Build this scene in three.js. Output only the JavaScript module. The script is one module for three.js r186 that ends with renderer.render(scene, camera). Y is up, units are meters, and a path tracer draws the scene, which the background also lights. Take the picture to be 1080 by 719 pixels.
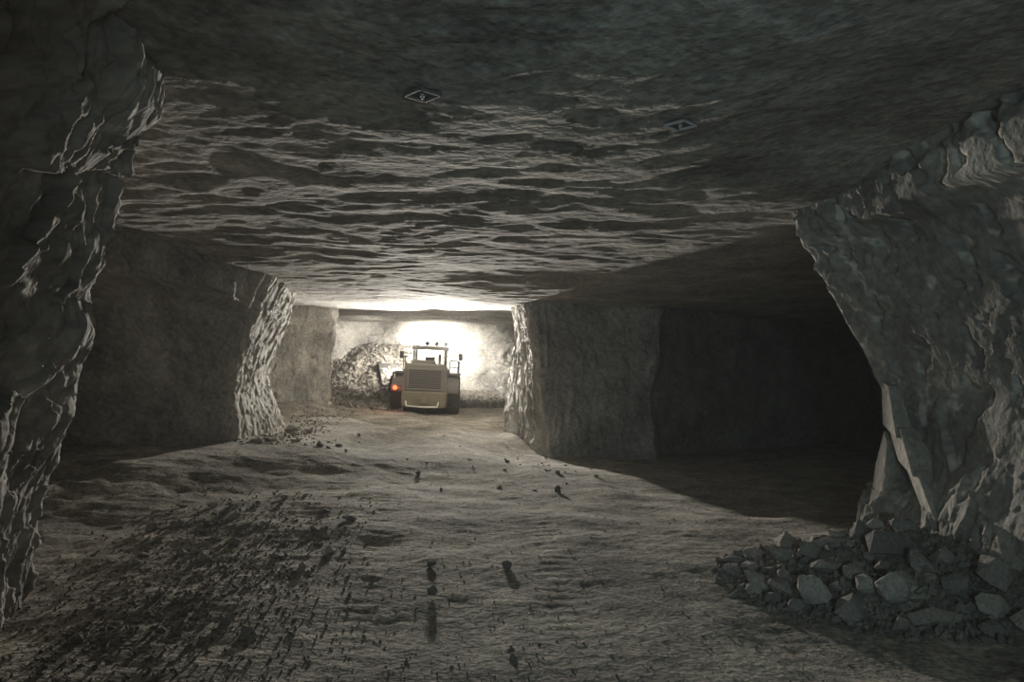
import * as THREE from 'three';
import { RoundedBoxGeometry } from 'three/addons/geometries/RoundedBoxGeometry.js';
import { ConvexGeometry } from 'three/addons/geometries/ConvexGeometry.js';
import { mergeGeometries } from 'three/addons/utils/BufferGeometryUtils.js';
import { RectAreaLightUniformsLib } from 'three/addons/lights/RectAreaLightUniformsLib.js';

// ---------------------------------------------------------------- camera, haze, exposure
const scene = new THREE.Scene();
scene.background = new THREE.Color(0x000000);
const F = 800, EYE = 2.35;                                   // focal length in pixels of the 1080x719 frame, eye height
const camera = new THREE.PerspectiveCamera(2 * Math.atan(719 / 2 / F) * 180 / Math.PI, 1080 / 719, 0.1, 200);
camera.position.set(0, EYE, 0);
camera.setViewOffset(1080, 719, 0, -20.5, 1080, 719);        // lens shifted so that the horizon lies a little below the middle
const renderer = new THREE.WebGLRenderer({ antialias: true });
renderer.toneMapping = THREE.LinearToneMapping;
renderer.toneMappingExposure = 1.0;
renderer.shadowMap.enabled = true;
RectAreaLightUniformsLib.init();
scene.fog = new THREE.FogExp2(new THREE.Color().setRGB(0.012, 0.0115, 0.011), 0.0028);   // rock dust in the air
const WARM = new THREE.Color().setRGB(1, 0.94, 0.84), COOL = new THREE.Color().setRGB(0.62, 0.93, 1.0);
const LAMP = { front: 330, head: 60, rear: 800, hand: 46 };

// ---------------------------------------------------------------- seeded noise
function rng(seed) { let s = seed >>> 0; return () => { s = (s + 0x6D2B79F5) >>> 0; let t = s; t = Math.imul(t ^ (t >>> 15), t | 1); t ^= t + Math.imul(t ^ (t >>> 7), t | 61); return ((t ^ (t >>> 14)) >>> 0) / 4294967296; }; }
const PERM = new Uint8Array(512);
{ const r = rng(77), p = [...Array(256).keys()]; for (let i = 255; i > 0; i--) { const j = Math.floor(r() * (i + 1)); [p[i], p[j]] = [p[j], p[i]]; } for (let i = 0; i < 512; i++) PERM[i] = p[i & 255]; }
const fade = t => t * t * t * (t * (t * 6 - 15) + 10), mix = (a, b, t) => a + (b - a) * t;
const clamp = (x, a, b) => x < a ? a : x > b ? b : x;
const smooth = (a, b, x) => { const t = clamp((x - a) / (b - a), 0, 1); return t * t * (3 - 2 * t); };
function grad(h, x, y, z) { h &= 15; const u = h < 8 ? x : y, v = h < 4 ? y : h === 12 || h === 14 ? x : z; return (h & 1 ? -u : u) + (h & 2 ? -v : v); }
function noise(x, y, z) {
  const fx = Math.floor(x), fy = Math.floor(y), fz = Math.floor(z), X = fx & 255, Y = fy & 255, Z = fz & 255;
  x -= fx; y -= fy; z -= fz;
  const u = fade(x), v = fade(y), w = fade(z), A = PERM[X] + Y, AA = PERM[A & 255] + Z, AB = PERM[(A + 1) & 255] + Z, B = PERM[(X + 1) & 255] + Y, BA = PERM[B & 255] + Z, BB = PERM[(B + 1) & 255] + Z;
  return mix(mix(mix(grad(PERM[AA & 255], x, y, z), grad(PERM[BA & 255], x - 1, y, z), u), mix(grad(PERM[AB & 255], x, y - 1, z), grad(PERM[BB & 255], x - 1, y - 1, z), u), v),
    mix(mix(grad(PERM[(AA + 1) & 255], x, y, z - 1), grad(PERM[(BA + 1) & 255], x - 1, y, z - 1), u), mix(grad(PERM[(AB + 1) & 255], x, y - 1, z - 1), grad(PERM[(BB + 1) & 255], x - 1, y - 1, z - 1), u), v), w);
}
function fbm(x, y, z, n = 4) { let s = 0, a = 0.5; for (let i = 0; i < n; i++) { s += a * noise(x, y, z); x = x * 2.03 + 7.1; y = y * 2.03 + 3.7; z = z * 2.03 + 1.3; a *= 0.5; } return s; }
const ridge = (x, y, z) => 1 - Math.abs(noise(x, y, z)) * 2;
// broken rock: the lowest of many tilted facets, so that flat faces meet in sharp ridges
function facet(x, y, z, tilt = 0.9) {
  const ix = Math.floor(x), iy = Math.floor(y), iz = Math.floor(z); let best = 9;
  for (let a = -1; a < 2; a++) for (let b = -1; b < 2; b++) for (let c = -1; c < 2; c++) {
    const h = PERM[(PERM[(PERM[(ix + a) & 255] + iy + b) & 255] + iz + c) & 255], h2 = PERM[(h + 57) & 255], h3 = PERM[(h2 + 91) & 255];
    const dx = x - ix - a - h / 255, dy = y - iy - b - h2 / 255, dz = z - iz - c - h3 / 255, q = dx * dx + dy * dy + dz * dz;
    if (q > 2.2) continue;
    const gx = PERM[(h3 + 13) & 255] / 127.5 - 1, gy = PERM[(h3 + 31) & 255] / 127.5 - 1, gz = PERM[(h3 + 77) & 255] / 127.5 - 1;
    const v = PERM[(h + 140) & 255] / 600 + tilt * (gx * dx + gy * dy + gz * dz) + q;
    if (v < best) best = v;
  }
  return best;
}
// blocks with ledges between them: the tilted plane of the nearest cell
function chunk(x, y, z, tilt = 0.8) {
  const ix = Math.floor(x), iy = Math.floor(y), iz = Math.floor(z); let best = 9, v = 0;
  for (let a = -1; a < 2; a++) for (let b = -1; b < 2; b++) for (let c = -1; c < 2; c++) {
    const h = PERM[(PERM[(PERM[(ix + a + 40) & 255] + iy + b) & 255] + iz + c) & 255], h2 = PERM[(h + 57) & 255], h3 = PERM[(h2 + 91) & 255];
    const dx = x - ix - a - h / 255, dy = y - iy - b - h2 / 255, dz = z - iz - c - h3 / 255, q = dx * dx + dy * dy + dz * dz;
    if (q < best) { best = q; v = PERM[(h + 140) & 255] / 510 - 0.25 + tilt * ((PERM[(h3 + 13) & 255] / 127.5 - 1) * dx + (PERM[(h3 + 31) & 255] / 127.5 - 1) * dy + (PERM[(h3 + 77) & 255] / 127.5 - 1) * dz); }
  }
  return v;
}

// ---------------------------------------------------------------- procedural materials
function tileNoise(N, seed, P, octaves) {            // fractal value noise that repeats after N pixels
  const out = new Float32Array(N * N), r = rng(seed); let amp = 1, per = P;
  for (let o = 0; o < octaves; o++) {
    const g = new Float32Array(per * per); for (let i = 0; i < g.length; i++) g[i] = r() * 2 - 1;
    for (let j = 0; j < N; j++) for (let i = 0; i < N; i++) {
      const x = i / N * per, y = j / N * per, x0 = Math.floor(x), y0 = Math.floor(y), u = fade(x - x0), v = fade(y - y0), x1 = (x0 + 1) % per, y1 = (y0 + 1) % per;
      out[j * N + i] += amp * mix(mix(g[y0 * per + x0], g[y0 * per + x1], u), mix(g[y1 * per + x0], g[y1 * per + x1], u), v);
    }
    amp *= 0.55; per *= 2;
  }
  return out;
}
function dataTex(N, f, srgb) {
  const d = new Uint8Array(N * N * 4);
  for (let i = 0; i < N * N; i++) { const c = f(i); for (let k = 0; k < 3; k++) d[i * 4 + k] = clamp(Math.round(c[k] * 255), 0, 255); d[i * 4 + 3] = 255; }
  const t = new THREE.DataTexture(d, N, N); t.wrapS = t.wrapT = THREE.RepeatWrapping; t.magFilter = THREE.LinearFilter; t.minFilter = THREE.LinearMipmapLinearFilter; t.generateMipmaps = true;
  if (srgb) t.colorSpace = THREE.SRGBColorSpace; t.needsUpdate = true; return t;
}
const NA = tileNoise(1024, 5, 4, 8), NB = tileNoise(1024, 9, 16, 6), NC = tileNoise(1024, 21, 64, 4);
function rockMaterial(base, { patch = 0.12, grain = 0.1, rough = 0.96, bump = 0.03, rep = 0.25, warm = 0.02, cell = 0 } = {}) {
  const map = dataTex(1024, i => { const v = 1 + patch * NA[i] + grain * 0.6 * NB[i] + grain * NC[i], w = warm * NB[(i * 7) % (1024 * 1024)]; return [base[0] * (v + w), base[1] * v, base[2] * (v - w)]; }, true);
  const bm = dataTex(1024, i => { const v = 0.5 + 0.13 * NA[i] + 0.14 * NB[i] + cell * NC[i]; return [v, v, v]; });
  map.repeat.set(rep, rep); bm.repeat.set(rep, rep);
  return new THREE.MeshStandardMaterial({ map, bumpMap: bm, bumpScale: bump, roughness: rough, metalness: 0, vertexColors: true });
}
const ROCK = rockMaterial([0.65, 0.642, 0.618], { bump: 0.05, cell: 0.06 });
const ROOF = rockMaterial([0.61, 0.6, 0.575], { bump: 0.045, patch: 0.12, cell: 0.08, grain: 0.13 });
const DIRT = rockMaterial([0.6, 0.58, 0.54], { bump: 0.02, cell: 0.14, grain: 0.2, patch: 0.14, rep: 0.4 });
const plain = (r, g, b, rough = 0.7, metal = 0, extra = {}) => new THREE.MeshStandardMaterial({ color: new THREE.Color().setRGB(r, g, b), roughness: rough, metalness: metal, ...extra });
const STONES = [[0.3, 0.285, 0.26], [0.24, 0.235, 0.22], [0.4, 0.38, 0.34], [0.19, 0.185, 0.175]].map(c => {
  const m = dataTex(256, i => { const j = (Math.floor(i / 256) * 4 * 1024 + (i % 256) * 4), v = 1 + 0.2 * NB[j] + 0.1 * NC[j]; return c.map(q => Math.pow(q * v, 1 / 2.2)); }, true);
  const b = dataTex(256, i => { const j = (Math.floor(i / 256) * 4 * 1024 + (i % 256) * 4), v = 0.5 + 0.2 * NB[j]; return [v, v, v]; });
  return new THREE.MeshStandardMaterial({ map: m, bumpMap: b, bumpScale: 0.02, roughness: 0.95 });
});

// ---------------------------------------------------------------- terrain: heights of floor and roof, metres; d is depth from the camera
function surface(points, soft) {
  return (x, d) => { let s = 0, w = 0; for (const [px, pd, h] of points) { const q = 1 / Math.pow((px - x) ** 2 + (pd - d) ** 2 + soft, 2); s += q * h; w += q; } return s / w; };
}
const floorBase = surface([[0, -3, 0], [0, 4, 0], [-4, 1, 0.05], [5, 1, 0], [0, 8, -0.02], [3, 8, -0.03], [4.8, 8, 0.0], [5, 10.5, 0.0], [-4.4, 7, 0.1], [-3, 12, 0.12], [0, 14, -0.1], [4.5, 14, -0.3], [9, 13, -0.4], [-8.6, 15, 0.62], [-6.6, 17.3, 0.5], [-12, 12, 0.4],
  [-3, 20, 0.12], [-5.6, 20.5, 0.42], [-6.5, 24, 0.55], [-7.6, 27.5, 0.85], [-5.6, 27.5, 0.3], [-4.9, 30, 0.2], [-2.2, 30, 0.02], [-3.6, 26, 0.12], [0.2, 26, -0.1], [1.1, 21.6, -0.45], [4.6, 22.8, -0.6], [10, 26, -0.6], [-0.6, 35, 0.1], [-3.5, 36, 0.1], [-6, 33.5, 0.4], [-9, 33.5, 0.95]], 0.7);
const roofBase = surface([[0, 0, 4.75], [-3, 4.5, 4.68], [4.6, 6.8, 4.66], [-2.7, 5.6, 4.4], [0, 7, 4.36], [3.7, 10, 4.29], [0, 14, 4.3], [-6.4, 12.2, 4.44], [-5.4, 17, 4.28], [-5.9, 20, 4.25], [-3, 24, 4.28], [0.5, 22, 4.05], [4.5, 23, 3.95], [9, 27, 3.72], [8, 14, 4.1], [-7.5, 27, 4.36], [-4, 32, 4.42], [-4, 38.5, 4.55], [0, 37, 4.35], [-12, 15, 4.4], [0, -4, 4.75]], 1.0);
function floorH(x, d) {
  let h = floorBase(x, d);
  const loose = smooth(-1.2, -3.4, x - 0.05 * (d - 6)) * smooth(24, 10, d);
  h += 0.07 * fbm(x * 0.5, 3.3, d * 0.5, 3) + 0.022 * fbm(x * 2.1, 8.1, d * 2.1, 3) + 0.012 * fbm(x * 6, 2.1, d * 6, 2) + 0.03 * loose * fbm(x * 3, 1.7, d * 3, 3);
  h += 0.05 * smooth(8, 10, d) * smooth(18, 14, d) * noise(x * 0.8, 12.2, d * 1.1);
  for (const [rx, sl] of [[-0.75, -0.09], [1.05, -0.06], [-2.3, -0.05], [2.6, -0.02]]) {           // wheel ruts
    const t = (x - rx - sl * d - 0.35 * noise(d * 0.12, rx, 4)) / 0.34;
    if (Math.abs(t) < 3) h -= (0.03 * Math.exp(-t * t) - 0.015 * Math.exp(-5 * (Math.abs(t) - 1.35) ** 2)) * (0.6 + 0.8 * noise(d * 0.5, rx * 3, 2)) - 0.004 * Math.exp(-t * t * 1.5) * Math.sin(d * 26 + 4 * t * t);
  }
  h += heap(x, d) + muck(x, d);
  return h;
}
const heap = (x, d) => { const u = (x - 4.55) / 2.0, v = (d - 8.1) / 1.75, q = u * u + v * v; return q > 1 ? 0 : 0.46 * Math.pow(1 - q, 1.6) * (0.9 + 0.5 * noise(x * 2, 3, d * 2)); };
const muck = (x, d) => 2.3 * smooth(34.4, 38.2, d + 0.5 * noise(x, 2, d)) * (0.55 + 0.45 * smooth(-9.5, -6.5, x)) * smooth(-2.6, -5.0, x + 0.4 * noise(x * 0.8, 5, d)) + 0.55 * smooth(36, 38.6, d) * smooth(2, -2, x);
function roofH(x, d) {
  const rip = smooth(4.5, 0.2, x - 0.12 * d) * 0.85 + 0.15, wx = x + 0.6 * noise(x * 0.6, 7, d * 0.6) + 0.2 * noise(x * 1.9, 4, d * 1.9), wd = d + 0.5 * noise(x * 0.6, 2, d * 0.6) + 0.2 * noise(x * 1.7, 5, d * 1.7);
  let h = roofBase(x, d) + 0.05 * fbm(x * 0.35, 9, d * 0.35, 3);
  h -= (0.7 + 0.3 * smooth(6, 11, d)) * rip * (0.016 * facet(wx * 0.7, 0.5, wd * 1.25, 0.5) * (0.5 + 0.9 * smooth(-0.3, 0.4, noise(x * 0.3, 4, d * 0.3))) + (0.034 - 0.016 * smooth(9, 18, d)) * noise(wx * 1.1, 6.5, wd * 1.9) + (0.016 - 0.006 * smooth(9, 18, d)) * noise(wx * 2.4, 9.5, wd * 3.9) + 0.007 * facet(wx * 1.6, 3.5, wd * 2.9, 0.5)) - 0.016 * fbm(x * 3.2, 1, d * 4.5, 3);
  h -= 0.02 * (1 - rip) * smooth(0.1, 0.22, noise(x * 0.8, 6, d * 1.1)) + 0.2 * smooth(35.6, 36.4, d + 0.12 * x + 0.6 + 0.3 * noise(x, 1, d));
  return h;
}

// ---------------------------------------------------------------- mesh helpers
const shade = o => { o.traverse(m => { if (m.isMesh) { m.castShadow = true; m.receiveShadow = true; } }); return o; };
function tint(x, y, z, amount, seed) {                 // mineral staining of the rock, patchy at all sizes
  const t = fbm(x * 0.45 + seed, y * 0.7, z * 0.45, 4), b = smooth(0.02, 0.22, fbm(x * 0.8, y * 1.1 + seed, z * 0.8, 4)), v = 1 + amount * 1.1 * t - amount * 0.5 * b;
  return [v, v * (1 - 0.01 * b), v * (1 - 0.03 * t)];
}
function gridMesh(name, nu, nv, at, uvAt, material, tintOf) {
  const pos = new Float32Array(nu * nv * 3), uv = new Float32Array(nu * nv * 2), col = new Float32Array(nu * nv * 3), idx = new Uint32Array((nu - 1) * (nv - 1) * 6);
  let k = 0;
  for (let j = 0; j < nv; j++) for (let i = 0; i < nu; i++) { const n = j * nu + i, p = at(i, j); pos.set(p, n * 3); uv.set(uvAt(i, j, p), n * 2); col.set(tintOf(p[0], p[1], p[2]), n * 3); }
  for (let j = 0; j < nv - 1; j++) for (let i = 0; i < nu - 1; i++) { const a = j * nu + i, b = a + 1, c = a + nu, e = c + 1; idx.set([a, b, e, a, e, c], k); k += 6; }
  const g = new THREE.BufferGeometry();
  g.setAttribute('position', new THREE.BufferAttribute(pos, 3)); g.setAttribute('uv', new THREE.BufferAttribute(uv, 2)); g.setAttribute('color', new THREE.BufferAttribute(col, 3)); g.setIndex(new THREE.BufferAttribute(idx, 1)); g.computeVertexNormals();
  const m = new THREE.Mesh(g, material); m.name = name; return m;
}
function structure(o, label, category) { o.userData = { kind: 'structure', label, category }; scene.add(shade(o)); return o; }
const steps = (a, b, f) => { const out = [a]; while (out[out.length - 1] < b) out.push(Math.min(b, out[out.length - 1] + f(out[out.length - 1]))); return out; };

function facetUV(g) {                                                   // each face keeps its own flat patch of grain
  const p = g.attributes.position, n = g.attributes.normal, uv = new Float32Array(p.count * 2);
  for (let i = 0; i < p.count; i++) { const ax = Math.abs(n.getX(i)), ay = Math.abs(n.getY(i)), az = Math.abs(n.getZ(i)); uv[i * 2] = ax > ay && ax > az ? p.getZ(i) : p.getX(i); uv[i * 2 + 1] = ay >= ax && ay > az ? p.getZ(i) : p.getY(i); }
  g.setAttribute('uv', new THREE.BufferAttribute(uv, 2)); return g;
}

// ---------------------------------------------------------------- floor and roof of the mine
{
  const xs = steps(-15, 15, x => x < -9 || x > 7 ? 0.14 : 0.06), ds = steps(-6, 43, d => d < 3.5 ? 0.12 : Math.max(0.04, 0.0045 * d));
  structure(gridMesh('floor', xs.length, ds.length, (i, j) => [xs[i], floorH(xs[i], ds[j]), -ds[j]], (i, j) => [xs[i] * 0.83 + ds[j] * 0.56, ds[j] * 0.83 - xs[i] * 0.56], DIRT, (x, y, z) => tint(x, 0, z, 0.45, 3)), 'uneven dusty mine floor with wheel ruts and loose gravel', 'floor');
  structure(gridMesh('ceiling', xs.length, ds.length, (i, j) => [xs[xs.length - 1 - i], roofH(xs[xs.length - 1 - i], ds[j]), -ds[j]], (i, j) => [xs[xs.length - 1 - i], ds[j]], ROOF, (x, y, z) => tint(x, 0, z, 0.4, 11)), 'rippled flat rock roof of the mine chamber', 'ceiling');
}

// ---------------------------------------------------------------- rock pillars and walls: upright columns [y, x, d] joined to a skin and broken up
function colAt(c, y) {
  if (y <= c[0][0]) return [c[0][1], c[0][2]];
  for (let k = 1; k < c.length; k++) if (y <= c[k][0]) { const t = (y - c[k - 1][0]) / (c[k][0] - c[k - 1][0]); return [mix(c[k - 1][1], c[k][1], t), mix(c[k - 1][2], c[k][2], t)]; }
  const e = c[c.length - 1]; return [e[1], e[2]];
}
function rockSkin(name, cols, { y0 = -1.4, y1 = 5, cellsOf, dy, relief, tone = 0.3, seed = 0, stone, label, category = 'rock pillar' }) {
  const us = []; for (let s = 0; s < cols.length - 1; s++) { const n = cellsOf[s]; for (let i = 0; i < n; i++) us.push(s + i / n); } us.push(cols.length - 1);
  const nv = Math.ceil((y1 - y0) / dy) + 1, nu = us.length, base = new Float32Array(nu * nv * 3), run = new Float32Array(nu * nv);
  for (let j = 0; j < nv; j++) {
    const y = mix(y0, y1, j / (nv - 1)), pts = cols.map(c => colAt(c, y)); let L = 0;
    for (let i = 0; i < nu; i++) {
      const s = Math.min(Math.floor(us[i]), cols.length - 2), t = us[i] - s, n = (j * nu + i) * 3;
      base[n] = mix(pts[s][0], pts[s + 1][0], t); base[n + 1] = y; base[n + 2] = -mix(pts[s][1], pts[s + 1][1], t);
      if (i) L += Math.hypot(base[n] - base[n - 3], base[n + 2] - base[n - 1]); run[j * nu + i] = L;
    }
  }
  const out = base.slice(), P = (i, j) => (clamp(j, 0, nv - 1) * nu + clamp(i, 0, nu - 1)) * 3;
  for (let j = 0; j < nv; j++) for (let i = 0; i < nu; i++) {
    const w = 4, a = P(i - w, j), b = P(i + w, j), c = P(i, j - w), e = P(i, j + w), n = P(i, j);
    const ux = base[b] - base[a], uz = base[b + 2] - base[a + 2], vx = base[e] - base[c], vy = base[e + 1] - base[c + 1], vz = base[e + 2] - base[c + 2];
    let nx = -uz * vy, ny = uz * vx - ux * vz, nz = ux * vy; const l = Math.hypot(nx, ny, nz) || 1;      // columns run so that the solid lies to the other side
    const r = relief(base[n], base[n + 1], -base[n + 2], us[i]);
    out[n] += nx / l * r; out[n + 1] += ny / l * r * 0.6; out[n + 2] += nz / l * r;
  }
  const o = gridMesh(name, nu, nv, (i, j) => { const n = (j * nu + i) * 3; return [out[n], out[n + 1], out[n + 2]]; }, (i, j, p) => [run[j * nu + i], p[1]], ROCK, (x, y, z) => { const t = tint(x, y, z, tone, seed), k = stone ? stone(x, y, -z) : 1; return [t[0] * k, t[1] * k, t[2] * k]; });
  return structure(o, label, category);
}
const straight = (x, d) => [[-1.4, x, d], [5, x, d]];
const broken = (x, y, d, big, mid, fine, stretch = 0.55) => { const wx = x + 0.12 * noise(x * 2, y * 2, d * 2), wd = d + 0.12 * noise(x * 2 + 5, y * 2, d * 2); return big * (facet(wx * 0.55, y * 0.55 * stretch, wd * 0.55, 0.9) - 0.35) + mid * (0.6 * facet(wx * 1.5 + 9, y * 1.5 * stretch, wd * 1.5, 1) - 0.2 + 0.8 * chunk(wx * 1.9, y * 1.9 * stretch, wd * 1.9)) + fine * (facet(wx * 4.3 + 3, y * 4.3 * stretch + 5, wd * 4.3) - 0.35 + 0.8 * chunk(wx * 5.1, y * 5.1 * stretch, wd * 5.1)) + 0.5 * fine * fbm(x * 9, y * 9, d * 9, 2); };
// flakes split off the face: raised plates with ragged edges
const flakes = (x, y, d, s) => s * smooth(0.12, 0.2, fbm(x * 1.1 + 4, y * 0.9, d * 1.1, 4)) + 0.7 * s * smooth(0.14, 0.24, fbm(x * 2.3, y * 1.8 + 9, d * 2.3, 4));

// the undercut pillar beside the rubble heap: skin runs from the near end along the passage, round the far corner
const pillarA = rockSkin('wall_right_pillar', [
  straight(7.4, -5.5), [[0, 6.3, 1], [2.2, 6.6, 1], [4.7, 5.8, 1]],
  [[0, 5.6, 5], [1.2, 6.1, 5], [2.2, 6.2, 5], [3.9, 5.35, 5], [4.05, 5.0, 5], [4.8, 4.9, 5]],
  [[0, 5.15, 6.8], [0.5, 5.35, 6.8], [1.2, 5.6, 6.8], [2.2, 5.75, 6.8], [3.2, 5.4, 6.8], [3.98, 5.05, 6.8], [4.08, 4.62, 6.8], [4.8, 4.55, 6.8]],
  [[0, 4.95, 8.3], [0.5, 5.1, 8.3], [1.2, 5.35, 8.4], [2.0, 5.4, 8.4], [3.2, 4.95, 8.4], [3.88, 4.62, 8.4], [3.96, 4.2, 8.4], [4.7, 4.12, 8.4]],
  [[0, 4.85, 9.3], [0.5, 4.98, 9.3], [1.1, 5.12, 9.5], [1.95, 5.05, 9.6], [2.4, 4.86, 9.6], [3.1, 4.42, 9.6], [3.78, 4.15, 9.6], [3.86, 3.92, 9.6], [4.3, 3.8, 9.6]],
  [[0, 4.72, 9.9], [0.5, 4.78, 10], [1.1, 5.02, 10], [1.95, 4.9, 10], [2.4, 4.7, 10], [3.1, 4.27, 10], [3.85, 3.87, 10], [4.3, 3.7, 10]],
  [[0, 4.85, 10.4], [0.5, 4.95, 10.35], [1.1, 5.14, 10.3], [1.95, 5.05, 10.3], [2.4, 4.86, 10.3], [3.1, 4.42, 10.3], [3.85, 4.0, 10.3], [4.3, 3.86, 10.3]],
  [[0, 5.6, 11.3], [1.1, 5.9, 11.0], [3.1, 5.4, 11], [4.3, 4.8, 11]], straight(8.5, 11.6), straight(14.6, 11.4)].map(c => c.map(([y, x, d]) => [y, d < 9.9 && d > 4 ? x - 0.085 * (9.9 - d) : x, d])), {
  cellsOf: [12, 30, 60, 100, 90, 50, 36, 40, 16, 10], dy: 0.018, tone: 0.3, seed: 2, stone: (x, y, d) => { const f = fbm(x * 2.3, y * 1.8 + 9, d * 2.3, 4), g = fbm(x * 1.1 + 4, y * 0.9, d * 1.1, 4); return 0.72 + 0.6 * Math.max(smooth(0.13, 0.17, f) * smooth(0.27, 0.22, f), smooth(0.11, 0.14, g) * smooth(0.22, 0.18, g)) * smooth(-0.1, 0.1, noise(x * 5, y * 5, d * 5)); }, label: 'dark undercut rock pillar rising behind the big rubble heap',
  relief: (x, y, d, u) => { const foot = smooth(1.7, 0.4, y), corner = smooth(9.2, 9.9, d), brow = smooth(8.4, 9.2, d) * smooth(3.4, 3.7, y); return broken(x, y, d, 0.14 + 0.12 * foot, 0.03 + 0.13 * foot + 0.09 * brow, 0.012 + 0.04 * foot + 0.02 * corner + 0.04 * brow, 0.7) + flakes(x, y, d, 0.09); } });

// slabs peeling off the pillar's foot
for (const pts of [
  [[4.87, 2.08, 10], [4.83, 2.02, 9.74], [4.9, 1.5, 10.02], [4.8, 1.38, 9.48], [4.86, 1.62, 9.62], [5.5, 2.0, 9.9], [5.5, 1.4, 9.6]],
  [[4.88, 1.56, 9.88], [4.83, 1.5, 9.45], [4.9, 1.08, 9.62], [4.81, 0.95, 9.1], [4.86, 1.25, 9.25], [5.5, 1.5, 9.7], [5.5, 1.0, 9.2]],
  [[4.9, 1.1, 9.5], [4.84, 1.02, 9.08], [4.92, 0.62, 9.15], [4.86, 0.5, 8.72], [4.9, 0.8, 8.85], [5.5, 1.0, 9.3], [5.5, 0.5, 8.8]],
  [[4.93, 1.42, 10.06], [4.87, 1.3, 9.86], [4.84, 0.95, 10.1], [4.8, 0.6, 10.12], [4.73, 0.52, 9.72], [4.8, 0.85, 9.74], [5.3, 1.3, 10], [5.3, 0.5, 9.9]],
  [[4.8, 0.66, 10.12], [4.75, 0.6, 9.78], [4.66, 0.3, 9.95], [4.72, -0.05, 10.16], [4.63, 0.0, 9.66], [5.3, 0.6, 10], [5.3, 0, 9.9]],
  [[4.86, 0.62, 7.6], [4.72, 0.05, 7.75], [4.78, 0.0, 7.25], [4.9, 0.4, 7.3], [5.4, 0.6, 7.5], [5.4, 0, 7.4]]]) {
  const m = new THREE.Mesh(facetUV(new ConvexGeometry(pts.map(([x, y, d]) => new THREE.Vector3(x, y, -d)))), STONES[2]); m.name = 'rock_slab'; pillarA.add(shade(m));
}

// the pillar at the frame's edge across the passage
rockSkin('wall_left_near_pillar', [
  straight(-14.6, 8.2), straight(-8.5, 8.0), [[0, -5.1, 7.4], [2, -4.6, 6.9], [4.3, -3.4, 6.2]],
  [[0, -4.65, 7.15], [0.8, -4.4, 7.0], [1.34, -4.2, 6.8], [1.86, -4.0, 6.6], [2.3, -3.8, 6.45], [2.6, -3.65, 6.3], [2.85, -3.78, 6.3], [3.1, -3.5, 6.15], [3.55, -3.3, 6.1], [3.9, -3.02, 5.9], [4.15, -2.72, 5.8], [4.4, -2.66, 5.8]],
  [[0, -4.5, 6.9], [0.8, -4.32, 6.75], [1.34, -4.12, 6.55], [1.86, -3.92, 6.35], [2.3, -3.72, 6.15], [2.6, -3.58, 6.05], [2.85, -3.7, 6.05], [3.1, -3.45, 5.95], [3.55, -3.22, 5.8], [3.9, -2.95, 5.6], [4.15, -2.66, 5.5], [4.4, -2.62, 5.5]],
  [[0, -4.4, 5.7], [1.34, -4.05, 5.5], [2.2, -3.75, 5.3], [3, -3.4, 5.2], [3.8, -3.05, 4.9], [4.6, -2.72, 4.8]],
  [[0, -4.3, 4.2], [2.2, -3.75, 4.0], [3.8, -3.2, 3.8], [4.7, -2.95, 3.8]], straight(-4.2, 1), straight(-5.2, -5.5)].map(c => c.map(([y, x, d]) => [y, d > 2 && d < 6.9 ? x + 0.06 * (6.9 - d) : x, d])), {
  cellsOf: [10, 20, 40, 30, 110, 90, 30, 10], dy: 0.016, tone: 0.35, seed: 5, label: 'ragged overhanging rock pillar at the frame edge beside the gravel bank',
  relief: (x, y, d) => broken(x, y, d, 0.45, 0.16, 0.05, 0.6) + flakes(x, y, d, 0.05) + 0.08 * Math.max(0, ridge(x * 1.6, y * 0.8, d * 1.6) - 0.55) });

// the pillar with the brightly lit end
rockSkin('wall_left_middle_pillar', [
  straight(-14.6, 13.6), [[0, -10.5, 14.9], [3.3, -9.5, 13.6], [3.75, -8.8, 12.6], [4.5, -8.8, 12.6]],
  [[0.3, -8.4, 15.4], [2, -8.0, 14.8], [3.3, -7.4, 14.0], [3.68, -7.0, 13.6], [3.76, -6.4, 12.5], [4.5, -6.35, 12.3]],
  [[0.3, -6.95, 16.9], [1.5, -6.95, 16.6], [3.2, -6.5, 16.3], [3.5, -6.4, 16.2], [3.58, -5.75, 15.6], [4.4, -5.68, 15.5]],
  [[0.3, -6.7, 17.4], [0.75, -6.6, 17.1], [1.6, -6.6, 17.2], [2.2, -6.35, 17.1], [3.2, -6.05, 17.0], [3.7, -5.8, 17], [4.3, -5.45, 17]],
  [[0.3, -6.45, 17.8], [0.75, -6.4, 17.6], [1.6, -6.5, 17.6], [2.2, -6.26, 17.5], [3.2, -5.95, 17.4], [3.7, -5.72, 17.4], [4.3, -5.4, 17.3]],
  [[0.3, -6.6, 22.0], [1.0, -6.8, 22.0], [1.9, -7.05, 22.0], [2.6, -6.9, 22.0], [3.5, -6.5, 22.0], [4.3, -6.25, 22.0]],
  [[0.3, -7.2, 22.6], [1.9, -7.5, 22.6], [4.3, -6.9, 22.6]], straight(-8.5, 23), straight(-14.6, 23)], {
  cellsOf: [10, 30, 60, 40, 26, 130, 30, 20, 10], dy: 0.025, tone: 0.3, seed: 8, label: 'rock pillar whose ragged end glows in the lamp light',
  relief: (x, y, d, u) => { const end = smooth(3.7, 4.3, u); return broken(x, y, d, 0.3 - 0.22 * end, 0.1 - 0.05 * end, 0.03, 0.35 + 0.6 * end) + end * 0.09 * (Math.max(0, ridge(x * 1.7, y * 0.9, d * 1.1) - 0.5) + 0.6 * Math.max(0, ridge(x * 3.3, y * 1.9 + 5, d * 2.2) - 0.5)) + 0.03 * (1 - end) * smooth(0.1, 0.16, fbm(x, y * 1.4, d, 3)); } });

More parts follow.
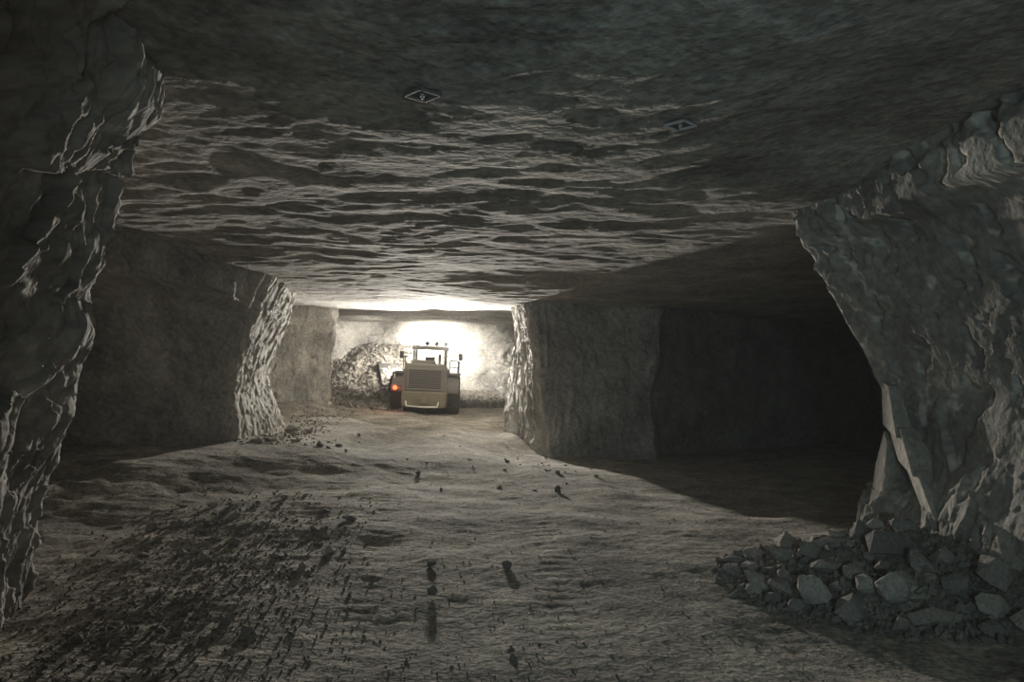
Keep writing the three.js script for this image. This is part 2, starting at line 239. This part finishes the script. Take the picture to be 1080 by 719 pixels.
// the grey pillar behind it
rockSkin('wall_left_far_pillar', [straight(-14.6, 24.6), [[0, -10.4, 26.4], [4.4, -10.0, 26.4]], [[0.6, -8.9, 26.8], [4.4, -8.6, 26.8]], [[0.6, -7.8, 28.0], [4.4, -7.5, 28.0]], [[0.6, -7.05, 29.2], [4.4, -6.75, 29.2]], [[0.6, -7.3, 30.0], [4.4, -7.1, 30.0]], straight(-9.5, 30.8), straight(-14.6, 30.6)], {
  cellsOf: [6, 10, 50, 40, 14, 10, 6], dy: 0.05, tone: 0.25, seed: 14, label: 'smooth grey rock pillar next to the lit muck pile', relief: (x, y, d) => broken(x, y, d, 0.45, 0.12, 0.03, 0.6) });

// the long pillar across the passage, its end lit
rockSkin('wall_right_far_pillar', [
  straight(14.6, 34.5), straight(3.2, 33.8), [[0, 0.3, 31.4], [4.3, 0.5, 31.4]],
  [[-0.5, -0.3, 26.4], [0.6, -0.25, 26.4], [2.3, 0.02, 26.2], [3.2, 0.14, 26.1], [4.1, 0.05, 26]],
  [[-0.5, 0.75, 22.8], [0.3, 0.75, 22.7], [0.8, 0.62, 22.6], [2.3, 0.6, 22.4], [3.3, 0.5, 22.3], [4.1, 0.3, 22.2]],
  [[-0.5, 1.08, 22.0], [0.3, 1.1, 22.0], [0.8, 0.88, 22.0], [2.3, 0.84, 22], [3.3, 0.74, 22], [4.1, 0.52, 22]],
  [[-0.6, 1.45, 21.9], [2.3, 1.25, 22], [4.1, 1.0, 22.1]],
  [[-0.6, 4.3, 22.6], [1.3, 4.15, 22.7], [2.4, 4.4, 22.7], [4.0, 4.5, 22.9]], [[-0.6, 4.55, 23.3], [1.3, 4.4, 23.3], [2.4, 4.7, 23.3], [4.0, 4.75, 23.4]], [[-0.6, 10.6, 26.8], [3.9, 10.4, 27]], straight(14.6, 27.6)], {
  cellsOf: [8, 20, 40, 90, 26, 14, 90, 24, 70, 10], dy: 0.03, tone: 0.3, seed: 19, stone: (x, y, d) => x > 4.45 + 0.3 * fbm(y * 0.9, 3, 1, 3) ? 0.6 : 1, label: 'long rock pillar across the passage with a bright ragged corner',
  relief: (x, y, d, u) => { const end = smooth(5.9, 5.2, u) * smooth(2, 3, u); return broken(x, y, d, 0.22 - 0.16 * end, 0.07 - 0.03 * end, 0.025, 0.4 + 0.5 * end) + end * 0.09 * (Math.max(0, ridge(x * 1.9, y * 0.7, d * 1.9) - 0.5) + 0.6 * Math.max(0, ridge(x * 3.7, y * 1.3 + 5, d * 3.7) - 0.5)) + flakes(x, y, d, 0.05 * (1 - end)); } });

// the working face behind the loader, and the ends of the workings out of view
rockSkin('wall_back', [straight(-14.6, 33.4), [[0, -10.6, 35.4], [4.5, -10.4, 35.6]], [[0, -7.6, 38.4], [4.5, -7.5, 38.6]], [[0, -4, 39.6], [4.5, -4, 39.6]], [[0, -1.6, 39.4], [4.5, -1.7, 39.4]], [[0, -0.6, 37.9], [4.5, -0.7, 38.1]], [[0, 1.6, 36.6], [4.5, 1.6, 36.6]], straight(14.6, 36.4)].map(c => c), {
  cellsOf: [10, 50, 70, 60, 50, 60, 12], dy: 0.04, tone: 0.35, seed: 23, label: 'blasted rock face behind the wheel loader, flooded with lamp light', category: 'rock wall',
  relief: (x, y, d) => { const rough = smooth(-2.4, -0.8, x); return broken(x, y, d, 0.3 + 0.3 * rough, 0.1 + 0.22 * rough, 0.03 + 0.07 * rough, 0.9); } });
for (const [name, cols, label] of [['wall_left', [straight(-14.4, 42), straight(-14.4, -6)].reverse(), 'dark rock wall closing the side workings behind the ragged pillar'], ['wall_right', [straight(14.4, 42), straight(14.4, -6)], 'dark rock wall closing the black side passage'], ['wall_front', [straight(14.4, -5.4), straight(-14.4, -5.4)], 'rock wall behind the photographer']])
  rockSkin(name, cols, { cellsOf: [120], dy: 0.2, seed: 31, label, category: 'rock wall', relief: (x, y, d) => broken(x, y, d, 0.4, 0.12, 0.03) });

// ---------------------------------------------------------------- things: helpers
const taken = new Map(), placed = [];
function numbered(name) { const n = taken.get(name) || 0; taken.set(name, n + 1); return n ? `${name}_${String(n).padStart(3, '0')}` : name; }
function tag(o, label, category, group) { o.name = numbered(o.name); o.userData = { label, category }; if (group) o.userData.group = group; scene.add(shade(o)); return o; }
function part(name, geometry, material, parent, label) { const m = new THREE.Mesh(Array.isArray(geometry) ? mergeGeometries(geometry.map(g => g.index ? g.toNonIndexed() : g)) : geometry, material); m.name = name; if (label) m.userData.label = label; parent.add(m); return m; }
const box = (x0, x1, y0, y1, z0, z1, r = 0.02) => new RoundedBoxGeometry(x1 - x0, y1 - y0, z1 - z0, 2, Math.min(r, (x1 - x0) / 2.1, (y1 - y0) / 2.1, (z1 - z0) / 2.1)).translate((x0 + x1) / 2, (y0 + y1) / 2, (z0 + z1) / 2);
const pipe = (pts, r, n = 24) => new THREE.TubeGeometry(new THREE.CatmullRomCurve3(pts.map(p => new THREE.Vector3(...p)), false, 'catmullrom', 0.05), n, r, 8);
function slab(shape, depth, bevel = 0.015) { return new THREE.ExtrudeGeometry(new THREE.Shape(shape.map(p => new THREE.Vector2(...p))), { depth: depth - 2 * bevel, bevelEnabled: true, bevelSize: bevel, bevelThickness: bevel, bevelSegments: 1 }).translate(0, 0, bevel); }

// ---------------------------------------------------------------- the wheel loader, seen from behind
{
  const paint = plain(0.2, 0.175, 0.125, 0.85), dusty = plain(0.19, 0.175, 0.15, 0.9), dark = plain(0.045, 0.043, 0.04, 0.8), rubber = plain(0.05, 0.048, 0.045, 0.95), steel = plain(0.2, 0.19, 0.18, 0.6, 0.6), pale = plain(0.75, 0.74, 0.7, 0.5), worn = plain(0.16, 0.15, 0.14, 0.65, 0.4);
  const glass = new THREE.MeshPhysicalMaterial({ color: 0xffffff, roughness: 0.05, transmission: 1, thickness: 0, ior: 1.5 });
  const glow = (c, k) => new THREE.MeshStandardMaterial({ color: 0x222222, emissive: c, emissiveIntensity: k, roughness: 0.4 });
  const L = new THREE.Group(); L.name = 'wheel_loader'; L.position.set(-3.64, 0.1, -31); L.rotation.set(0, 0.04, -0.045);
  // rear body
  part('chassis', [box(-0.7, 0.7, 0.5, 1.0, -3.3, -0.3), box(-1.0, 1.0, 0.6, 0.95, -1.6, -1.0)], dark, L);
  part('counterweight', [slab([[-0.88, 0.4], [-0.7, 0.34], [0.7, 0.34], [0.88, 0.4], [0.88, 0.93], [-0.88, 0.93]], 0.85, 0.04).translate(0, 0, -0.85), box(-0.14, 0.14, 0.48, 0.72, -0.02, 0.1)], paint, L, 'dusty yellow counterweight');
  const hood = part('engine_hood', [slab([[-0.84, 0.95], [0.84, 0.95], [0.82, 1.85], [0.7, 2.06], [-0.7, 2.06], [-0.82, 1.85]], 2.25, 0.05).translate(0, 0, -2.35), box(-0.62, 0.3, 2.04, 2.26, -1.9, -0.7, 0.06)], dusty, L);
  part('grille_frame', [box(-0.72, 0.72, 1.84, 1.92, -0.1, -0.04), box(-0.72, 0.72, 1.02, 1.1, -0.1, -0.04), box(-0.74, -0.66, 1.02, 1.92, -0.1, -0.04), box(0.66, 0.74, 1.02, 1.92, -0.1, -0.04)], dusty, hood);
  part('grille_backing', box(-0.7, 0.7, 1.04, 1.9, -0.11, -0.09, 0.004), dark, hood);
  for (let k = 0; k < 9; k++) part('grille_slat', box(-0.67, 0.67, 1.14 + k * 0.078, 1.185 + k * 0.078, -0.1, -0.06, 0.008), worn, hood);
  part('tow_bar', pipe([[-0.72, 0.56, 0.02], [-0.72, 0.5, 0.12], [-0.68, 0.38, 0.16], [0, 0.35, 0.18], [0.56, 0.37, 0.16], [0.6, 0.5, 0.12], [0.6, 0.56, 0.02]], 0.032, 48), pale, L, 'pale curved tow bar');
  part('exhaust_pipe', pipe([[0.5, 2.0, -1.5], [0.5, 2.4, -1.5], [0.5, 2.52, -1.42]], 0.06), steel, L);
  // wheels: lathed tyre with lugs, dished rim
  const prof = [[0.42, -0.22], [0.6, -0.27], [0.74, -0.27], [0.79, -0.22], [0.8, 0], [0.79, 0.22], [0.74, 0.27], [0.6, 0.27], [0.42, 0.22]].map(p => new THREE.Vector2(...p));
  const lugs = []; for (let k = 0; k < 22; k++) for (const s of [-1, 1]) lugs.push(new THREE.BoxGeometry(0.06, 0.28, 0.1).rotateX(s * 0.5).translate(0.8, s * 0.13, 0).rotateY((k + (s > 0 ? 0.5 : 0)) / 22 * Math.PI * 2));
  const tyreG = mergeGeometries([new THREE.LatheGeometry(prof, 40), ...lugs].map(g => g.index ? g.toNonIndexed() : g)).rotateZ(Math.PI / 2);
  const rimG = new THREE.LatheGeometry([[0.02, 0.12], [0.16, 0.12], [0.2, 0.05], [0.36, 0.02], [0.42, 0.2], [0.44, 0.22], [0.44, -0.22], [0.4, -0.2], [0.02, -0.18]].map(p => new THREE.Vector2(...p)), 28).rotateZ(-Math.PI / 2);
  const wheel = (x, z, turn) => { const w = part('wheel', tyreG, rubber, L); w.position.set(x, 0.8, z); w.rotation.y = turn; const r = part('rim', rimG, paint, w); if (x < 0) r.rotation.y = Math.PI; return w; };
  wheel(-1.14, -1.3, 0); wheel(1.14, -1.3, 0);
  for (const s of [-1, 1]) {                             // rear mudguards
    const pts = []; for (let k = 0; k <= 10; k++) { const a = 0.15 + k / 10 * 2.5; pts.push([0.92 * Math.cos(a), 0.92 * Math.sin(a)]); } for (let k = 10; k >= 0; k--) { const a = 0.15 + k / 10 * 2.5; pts.push([0.88 * Math.cos(a), 0.88 * Math.sin(a)]); }
    part('mudguard', slab(pts, 0.5, 0.006).rotateY(-Math.PI / 2).translate(s * 1.14 + 0.25, 0.8, -1.3), worn, L);
  }
  part('lamp_bracket', [box(-1.42, -1.0, 0.98, 1.18, -0.42, -0.36), box(-1.1, -0.8, 1.0, 1.1, -0.4, -0.3)], worn, L);
  const tail = part('tail_light', new THREE.CylinderGeometry(0.085, 0.095, 0.06, 24).rotateX(Math.PI / 2).translate(-1.23, 1.08, -0.33), glow(new THREE.Color().setRGB(1, 0.08, 0.02), 5), L, 'lit red tail light');
  part('marker_light', box(-1.28, -1.24, 1.46, 1.66, -0.4, -0.36, 0.008), pale, L, 'pale upright marker');
  const tp = new THREE.PointLight(new THREE.Color().setRGB(1, 0.08, 0.02), 0.6); tp.position.set(-1.23, 1.08, -0.25); tp.castShadow = true; L.add(tp);
  // ladder, handrails, mirrors
  part('ladder', [pipe([[-1.45, 0.5, -2.45], [-1.4, 1.7, -2.45]], 0.025), pipe([[-1.45, 0.5, -2.8], [-1.4, 1.7, -2.8]], 0.025), ...[0.6, 0.9, 1.2, 1.5].map(y => box(-1.46, -1.39, y, y + 0.03, -2.8, -2.45, 0.01))], steel, L);
  part('deck', box(-1.4, -0.8, 1.66, 1.74, -2.9, -0.75), worn, L); part('deck', box(0.8, 1.4, 1.66, 1.74, -2.9, -0.75), worn, L);
  part('handrail', [pipe([[-0.97, 1.7, -0.8], [-0.97, 2.36, -0.8], [-0.97, 2.4, -0.95], [-0.97, 2.4, -2.2]], 0.028), pipe([[-0.84, 1.7, -0.8], [-0.84, 2.16, -0.8], [-0.97, 2.2, -0.8]], 0.022), pipe([[-0.97, 1.7, -1.6], [-0.97, 2.4, -1.6]], 0.025)], worn, L);
  part('handrail', [pipe([[0.96, 1.7, -0.8], [0.96, 2.22, -0.8], [1.0, 2.28, -0.8], [1.28, 2.28, -0.8], [1.32, 2.22, -0.8], [1.32, 1.7, -0.8]], 0.028, 40), pipe([[0.96, 2.0, -0.8], [1.32, 2.0, -0.8]], 0.022), pipe([[1.32, 2.24, -0.8], [1.32, 2.24, -2.2]], 0.025), pipe([[1.32, 1.7, -2.2], [1.32, 2.24, -2.2]], 0.025)], worn, L);
  for (const s of [-1, 1]) part('side_mirror', [pipe([[s * 0.78, 2.5, -3.5], [s * 1.1, 2.55, -3.5], [s * 1.3, 2.5, -3.45]], 0.018), box(s * 1.33 - 0.09, s * 1.33 + 0.09, 2.3, 2.62, -3.47, -3.42, 0.03)], dark, L);
  // cab
  const cab = part('cab', [box(-0.72, 0.72, 1.0, 1.75, -3.7, -2.4, 0.04), ...[[-0.72, -2.45], [0.64, -2.45], [-0.72, -3.7], [0.64, -3.7]].map(([x, z]) => box(x, x + 0.08, 1.7, 2.78, z, z + 0.08, 0.02)), box(-0.78, 0.78, 2.74, 2.88, -3.78, -2.3, 0.05)], dusty, L);
  part('cab_window', box(-0.62, 0.62, 1.76, 2.72, -2.42, -2.412, 0.002), glass, cab); part('cab_window', box(-0.62, 0.62, 1.76, 2.72, -3.67, -3.662, 0.002), glass, cab);
  part('cab_window', box(-0.69, -0.682, 1.76, 2.72, -3.6, -2.48, 0.002), glass, cab); part('cab_window', box(0.682, 0.69, 1.76, 2.72, -3.6, -2.48, 0.002), glass, cab);
  part('driver_seat', [box(-0.25, 0.25, 1.76, 1.9, -3.2, -2.7, 0.05), box(-0.22, 0.22, 1.88, 2.4, -2.76, -2.64, 0.05)], dark, cab);
  // articulated front half, steered to the left
  const A = 0.42, piv = new THREE.Vector3(0, 0, -3.55), turn = g => g.rotateY(A).translate(piv.x, piv.y, piv.z);
  part('front_frame', turn(mergeGeometries([box(-0.5, 0.5, 0.5, 1.2, -1.6, 0.1), box(-1.0, 1.0, 0.62, 0.95, -1.25, -0.75), box(-0.35, -0.25, 1.1, 1.75, -1.0, -0.1), box(0.25, 0.35, 1.1, 1.75, -1.0, -0.1)])), paint, L);
  for (const s of [-1, 1]) { const c = new THREE.Vector3(s * 1.14, 0, -1.0).applyAxisAngle(new THREE.Vector3(0, 1, 0), A).add(piv); wheel(c.x, c.z, A); }
  for (const s of [-1, 1]) part('lift_arm', turn(slab([[0.1, 1.55], [-0.9, 1.4], [-2.0, 0.85], [-2.1, 1.05], [-1.0, 1.72], [0.1, 1.75]].map(([z, y]) => [-z, y]), 0.12, 0.01).rotateY(Math.PI / 2).translate(s * 0.42 - 0.06, 0, 0)), paint, L);
  part('tilt_cylinder', turn(mergeGeometries([new THREE.CylinderGeometry(0.07, 0.07, 0.9, 16).rotateX(1.35).translate(0, 1.6, -0.6), new THREE.CylinderGeometry(0.04, 0.04, 1.0, 12).rotateX(1.35).translate(0, 1.5, -1.3)])), steel, L);
  const bk = [[0, 2.05], [-0.12, 2.05], [-0.2, 1.5], [-0.35, 1.12], [-0.6, 0.92], [-1.3, 0.86], [-1.3, 0.92], [-0.62, 1.0], [-0.42, 1.18], [-0.12, 1.52]].map(([z, y]) => [z + 1.3, y]);
  part('bucket', turn(mergeGeometries([slab([[0, 0.95], [0.5, 0.9], [0.85, 1.2], [1.0, 2.0], [0.96, 2.0], [0.8, 1.24], [0.48, 0.96], [0, 1.0]], 3.3, 0.012).rotateY(Math.PI / 2).scale(1, 1, 1).translate(-1.65, 0, -2.0), ...[-1.65, 1.6].map(x => slab([[0, 0.93], [0.5, 0.88], [0.85, 1.2], [1.0, 2.05], [0.75, 2.0]], 0.05, 0.008).rotateY(Math.PI / 2).translate(x, 0, -2.0))])), plain(0.05, 0.048, 0.045, 0.8), L);
  // roof lamps: four thrown forward on the rock face, two back along the chamber; headlights on the front half
  const lampBody = (x, y, z, f, mat, holder) => { const h = part('work_lamp', [new THREE.CylinderGeometry(0.1, 0.07, 0.12, 20).rotateX(f * Math.PI / 2).translate(x, y, z), box(x - 0.02, x + 0.02, y - 0.16, y - 0.05, z - 0.02, z + 0.02, 0.005)], dark, holder); part('lamp_glass', new THREE.CylinderGeometry(0.092, 0.092, 0.012, 24).rotateX(Math.PI / 2).translate(x, y, z + f * 0.066), mat, h); };
  const spot = (p, t, I, cone, pen) => { const s = new THREE.SpotLight(WARM, I, 0, cone, pen, 2); s.position.set(...p); s.target.position.set(...t); s.castShadow = true; s.shadow.radius = 9; s.shadow.mapSize.set(1024, 1024); L.add(s, s.target); };
  const hot = glow(WARM, 14);
  for (const [x, tx, ty, tz, cone] of [[-0.62, -7.0, 1.2, -8.6, 0.8], [-0.22, -0.6, 2.9, -9, 0.5], [0.22, 0.4, 2.9, -9, 0.5], [0.62, 3.0, 1.6, -8.4, 0.62]]) { lampBody(x, 3.02, -3.72, -1, hot, L); spot([x, 3.02, -3.82], [tx, ty, tz], LAMP.front * (Math.abs(tx) > 2 ? 0.45 : 1), cone, 1); }
  for (const [x, tx, k, cone] of [[-0.5, -2.2, 1.6, 0.5], [0.5, 3.9, 1.9, 0.52]]) { lampBody(x, 3.02, -2.36, 1, hot, L); spot([x, 3.02, -2.26], [tx, k < 1.7 ? 4.5 : 3.9, 8], LAMP.rear * k, cone, 1); }
  for (const s of [-1, 1]) { const c = new THREE.Vector3(s * 0.62, 0, -1.7).applyAxisAngle(new THREE.Vector3(0, 1, 0), A).add(piv); lampBody(c.x, 1.5, c.z, -1, hot, L); const t = new THREE.Vector3(s * 1.2, 1.2, -7).applyAxisAngle(new THREE.Vector3(0, 1, 0), A).add(piv); spot([c.x, 1.5, c.z - 0.1], [t.x, t.y, t.z], LAMP.head, 0.7, 0.8); }
  tag(L, 'dusty wheel loader seen from behind with lit red tail light', 'wheel loader');
}

// ---------------------------------------------------------------- the photographer's cool flood lamp, behind the camera
{
  const G = new THREE.Group(); G.name = 'flood_lamp'; const dark = plain(0.05, 0.05, 0.05, 0.6), y0 = floorH(0.7, -2.5);
  G.position.set(0.7, y0, 2.5);
  part('pole', pipe([[0, 0.55, 0], [0, 1.5, 0], [0, 2.2, 0]], 0.02), dark, G);
  for (let k = 0; k < 3; k++) { const a = k / 3 * Math.PI * 2; part('leg', pipe([[0, 0.95, 0], [0.5 * Math.cos(a), 0.02, 0.5 * Math.sin(a)]], 0.014), dark, G); }
  const h = part('housing', box(-0.3, 0.3, 2.2, 2.6, -0.06, 0.06), dark, G);
  part('lamp_glass', box(-0.27, 0.27, 2.23, 2.57, -0.068, -0.06, 0.002), new THREE.MeshStandardMaterial({ color: 0x222222, emissive: COOL, emissiveIntensity: 3 }), h);
  const r = new THREE.SpotLight(COOL, LAMP.hand, 0, 0.64, 1, 2); r.position.set(0, 2.4, -0.1); r.target.position.set(0.9, 2.6, -10); r.castShadow = true; r.shadow.radius = 10; G.add(r, r.target);
  tag(G, 'cool white flood lamp on a tripod behind the photographer', 'lamp');
}

// ---------------------------------------------------------------- roof bolt plates
for (const [x, d, turn, shine, label] of [[-0.68, 5.75, 0.75, 0.16, 'square roof bolt plate in the rippled part of the roof'], [1.43, 6.45, 0.8, 0.42, 'pale-edged square roof bolt plate in the smooth part of the roof']]) {
  const G = new THREE.Group(); G.name = 'roof_bolt_plate'; const s = 0.105, st = plain(0.12, 0.12, 0.12, 0.7, 0.3), gal = plain(0.36, 0.38, 0.38, 0.6, 0.3);
  let lo = 9; for (let a = -1; a < 2; a++) for (let b = -1; b < 2; b++) lo = Math.min(lo, roofH(x + a * 0.1, d + b * 0.1));
  G.position.set(x, lo - 0.002, -d); G.rotation.y = turn;
  part('plate', box(-s, s, -0.012, 0.0, -s, s, 0.004), st, G);
  part('plate_rim', [box(-s, s, -0.03, -0.01, -s, -s + 0.018, 0.005), box(-s, s, -0.03, -0.01, s - 0.018, s, 0.005), box(-s, -s + 0.018, -0.03, -0.01, -s, s, 0.005), box(s - 0.018, s, -0.03, -0.01, -s, s, 0.005)], plain(shine, shine, shine, 0.7), G);
  part('bolt_head', [new THREE.CylinderGeometry(0.02, 0.02, 0.02, 6).translate(0, -0.022, 0), new THREE.CylinderGeometry(0.01, 0.01, 0.02, 10).translate(0, -0.04, 0)], gal, G);
  tag(G, label, 'bolt plate', 'roof bolt plates');
}

// ---------------------------------------------------------------- loose rock
function shard(seed, flat, long, count = 16) {                          // an angular block, about a metre across
  const r = rng(seed), pts = [];
  for (let i = 0; i < count; i++) { const a = r() * 6.283, c = r() * 2 - 1, s = Math.sqrt(1 - c * c), q = 0.42 + 0.1 * r(); pts.push(new THREE.Vector3(Math.cos(a) * s * q * long, c * q * flat, Math.sin(a) * s * q)); }
  return facetUV(new ConvexGeometry(pts));
}
const SHARDS = []; for (let k = 0; k < 10; k++) SHARDS.push(shard(100 + k * 7, [0.75, 0.5, 0.9, 0.35, 0.65][k % 5], [1.1, 1.5, 1, 1.3, 1.9][k % 5], 12 + (k % 4) * 3));
const SPREAD = SHARDS.map(g => { const p = g.attributes.position; let m = 0; for (let i = 0; i < p.count; i++) m = Math.max(m, Math.hypot(p.getX(i), p.getZ(i))); return m; });
function free(x, d, s) { for (const [px, pd, ps] of placed) if ((px - x) ** 2 + (pd - d) ** 2 < (0.91 * (ps + s)) ** 2) return false; return true; }
function rock(name, x, d, size, seed, label, group, { sink = 0.28, variant, material } = {}) {
  const r = rng(seed * 31 + 7), v = variant ?? Math.floor(r() * SHARDS.length), m = new THREE.Mesh(SHARDS[v], STONES[material ?? Math.floor(r() * 3)]);
  if (group && !free(x, d, size * SPREAD[v])) return false;
  placed.push([x, d, size * SPREAD[v]]);
  m.name = name; m.scale.setScalar(size); m.rotation.set((r() - 0.5) * 0.9, r() * 6.28, (r() - 0.5) * 0.9);
  m.updateMatrix(); const b = new THREE.Box3().setFromObject(m), h = b.max.y - b.min.y;
  m.position.set(x, floorH(x, d) - b.min.y - sink * h, -d);
  if (typeof label === 'function') label = `${size < 0.09 ? 'tiny' : size < 0.14 ? 'small' : size < 0.2 ? 'fist-shaped' : 'large'} ${['grey', 'dark grey', 'pale', 'blackish'][m.material === STONES[0] ? 0 : m.material === STONES[1] ? 1 : m.material === STONES[2] ? 2 : 3]} ${['blocky', 'flat', 'rounded', 'slab-like', 'long'][v % 5]} stone ${label(x, d)}`.replace('fist-shaped', 'middling');
  return tag(m, label, 'rock', group);
}
// big blocks one can point to
for (const [x, d, s, label, o] of [
  [2.92, 7.35, 0.36, 'large pale upright block at the front of the rubble heap', { variant: 2, material: 2, sink: 0.12 }],
  [3.55, 7.05, 0.36, 'pale jagged block in the middle of the rubble heap front', { variant: 7, material: 2, sink: 0.12 }],
  [4.5, 7.1, 0.4, 'big slanting block under the pillar near the heap edge', { variant: 0, material: 0, sink: 0.2 }],
  [3.35, 9.1, 0.45, 'long flat slab lying along the back of the rubble heap', { variant: 4, material: 2, sink: 0.1 }],
  [3.95, 7.95, 0.42, 'dark smooth slab sloping down the rubble heap', { variant: 9, material: 3, sink: 0.1 }],
  [-0.8, 7.55, 0.14, 'dark upright stone on the bare floor, nearest of the three', { variant: 2, material: 3, sink: 0.1 }],
  [-0.92, 8.65, 0.13, 'small dark stone on the bare floor beside a rut', { variant: 5, material: 3, sink: 0.1 }],
  [-0.06, 8.6, 0.13, 'dark stone alone in the middle of the bare floor', { variant: 7, material: 3, sink: 0.1 }],
  [0.0, 6.1, 0.07, 'tiny dark stone alone at the bottom of the picture', { variant: 2, material: 3, sink: 0.1 }],
  [-6.0, 20.6, 0.4, 'pale block on the floor at the lit pillar end', { variant: 0, material: 2 }],
]) rock('rock', x, d, s, x * 100 + d * 10 + 900 | 0, label, undefined, o);
{
  const r = rng(4242), inHeap = [];
  const scatter = (count, pick, size, label, group, opt) => { const sizes = Array.from({ length: count }, () => size(r)).sort((a, b) => b - a); for (const s of sizes) for (let n = 0; n < 60; n++) { const [x, d] = pick(r); if (x !== null && rock('rock', x, d, s, 5000 + Math.floor(r() * 1e6), label, group, opt)) break; } };
  scatter(145, q => { const a = q() * 6.283, t = q() ** 0.6, x = 4.2 + 1.8 * t * Math.cos(a), d = 8.1 + 1.75 * t * Math.sin(a); return x > 4.35 - 0.1 * (d - 8) ? [null] : [x, d]; }, q => 0.08 + 0.24 * q() ** 2.2, (x, d) => (d < 7.4 ? 'at the front of' : d < 8.4 ? 'halfway up' : d < 9.2 ? 'on the crest of' : 'at the back of') + ' the rubble heap, ' + (x < 3 ? 'by the open floor' : x < 3.9 ? 'in its middle' : 'against the undercut pillar'), 'rocks of the big rubble heap', { sink: 0.22 });
  scatter(75, q => { const d = 6 + 6.5 * q(); const x = -1.4 - 2.9 * Math.sqrt(q()) - 0.14 * (d - 6); return d < 8.2 && x < -3.9 ? [null] : [x, d]; }, q => 0.05 + 0.14 * q() ** 2, (x, d) => (d < 7.6 ? 'at the dark end' : d < 9.4 ? 'midway along' : 'at the far end') + (d < 7.6 || d >= 9.4 ? ' of the gravel bank' : ' the gravel bank') + (x < -3.6 ? ', near the pillar' : x < -2.6 ? ', mid bank' : ', near the ruts'), 'stones of the gravel bank', {});
  scatter(30, q => [-6.0 + 2.4 * q() ** 1.5, 16.6 + 4.5 * q()], q => 0.05 + 0.15 * q() ** 2, (x, d) => (x < -5.2 ? 'at the foot of' : 'out from') + ' the lit pillar end, ' + (d < 18.5 ? 'near side' : 'far side'), 'stones by the lit pillar end', {});
  scatter(45, q => { const d = 14 + 11 * q(); return [-2.6 + 4.4 * q() + 0.04 * (d - 14), d]; }, q => 0.05 + 0.1 * q() ** 2, (x, d) => 'on open floor ' + (d < 17 ? 'before the pillars' : d < 21 ? 'between the pillars' : 'beyond the pillars') + (x < -1 ? ', lit pillar side' : x < 0.6 ? ', mid passage' : ', long pillar side'), 'stones on the open floor', {});
}
// gravel and the fine muck, too small and too many to count
function gravel(name, count, pick, size, label, seed) {
  const r = rng(seed), m = new THREE.InstancedMesh(shard(77, 0.7, 1.2, 9), STONES[0], count), M = new THREE.Matrix4(), q = new THREE.Quaternion(), e = new THREE.Euler(), c = new THREE.Color();
  for (let k = 0; k < count; k++) { const [x, d] = pick(r), s = size(r, d); e.set(r() * 6, r() * 6, r() * 6); q.setFromEuler(e); M.compose(new THREE.Vector3(x, floorH(x, d) + s * 0.08, -d), q, new THREE.Vector3(s, s * 0.8, s)); m.setMatrixAt(k, M); const v = 0.65 + 0.5 * r(); m.setColorAt(k, c.setRGB(v, v * 0.98, v * 0.95)); }
  m.name = name; m.userData = { kind: 'stuff', label, category: 'gravel' }; scene.add(shade(m));
}
gravel('floor_gravel', 9000, r => { const d = 4.6 + 20 * r() ** 1.7; return [(r() * 2 - 1) * (1.5 + 0.42 * d), d]; }, r => 0.01 + 0.03 * r() ** 4, 'fine gravel strewn over the mine floor', 61);
gravel('bank_gravel', 6000, r => { const d = 8 + 2.6 * (r() + r() + r() - 1.5) * 1.6; return [-3.1 - 0.14 * (d - 6) + 1.5 * (r() + r() + r() - 1.5), d]; }, r => 0.012 + 0.055 * r() ** 3, 'coarse gravel of the bank beside the ragged pillar', 62);
gravel('heap_gravel', 6000, r => { const a = r() * 6.283, t = r() ** 0.62; return [4.2 + 2.0 * t * Math.cos(a), 8.1 + 1.85 * t * Math.sin(a)]; }, r => 0.025 + 0.13 * r() ** 2.2, 'small broken rock filling the rubble heap', 63);
gravel('foot_gravel', 1500, r => { const d = 16.8 + 14 * r(); return [-5.6 - 0.1 * (d - 18) + 0.9 * (r() + r() + r() - 1.5), d]; }, r => 0.02 + 0.09 * r() ** 3, 'loose debris along the foot of the lit and grey pillars', 65);
gravel('muck_pile', 7000, r => { const x = -9 + 9.5 * r() ** 1.3; return [x, (x > -4.6 ? 36 : 31.5) + (x > -4.6 ? 3 : 7) * r()]; }, r => 0.08 + 0.3 * r() ** 2.2, 'muck pile of broken rock at the blasted face', 64);

renderer.render(scene, camera);
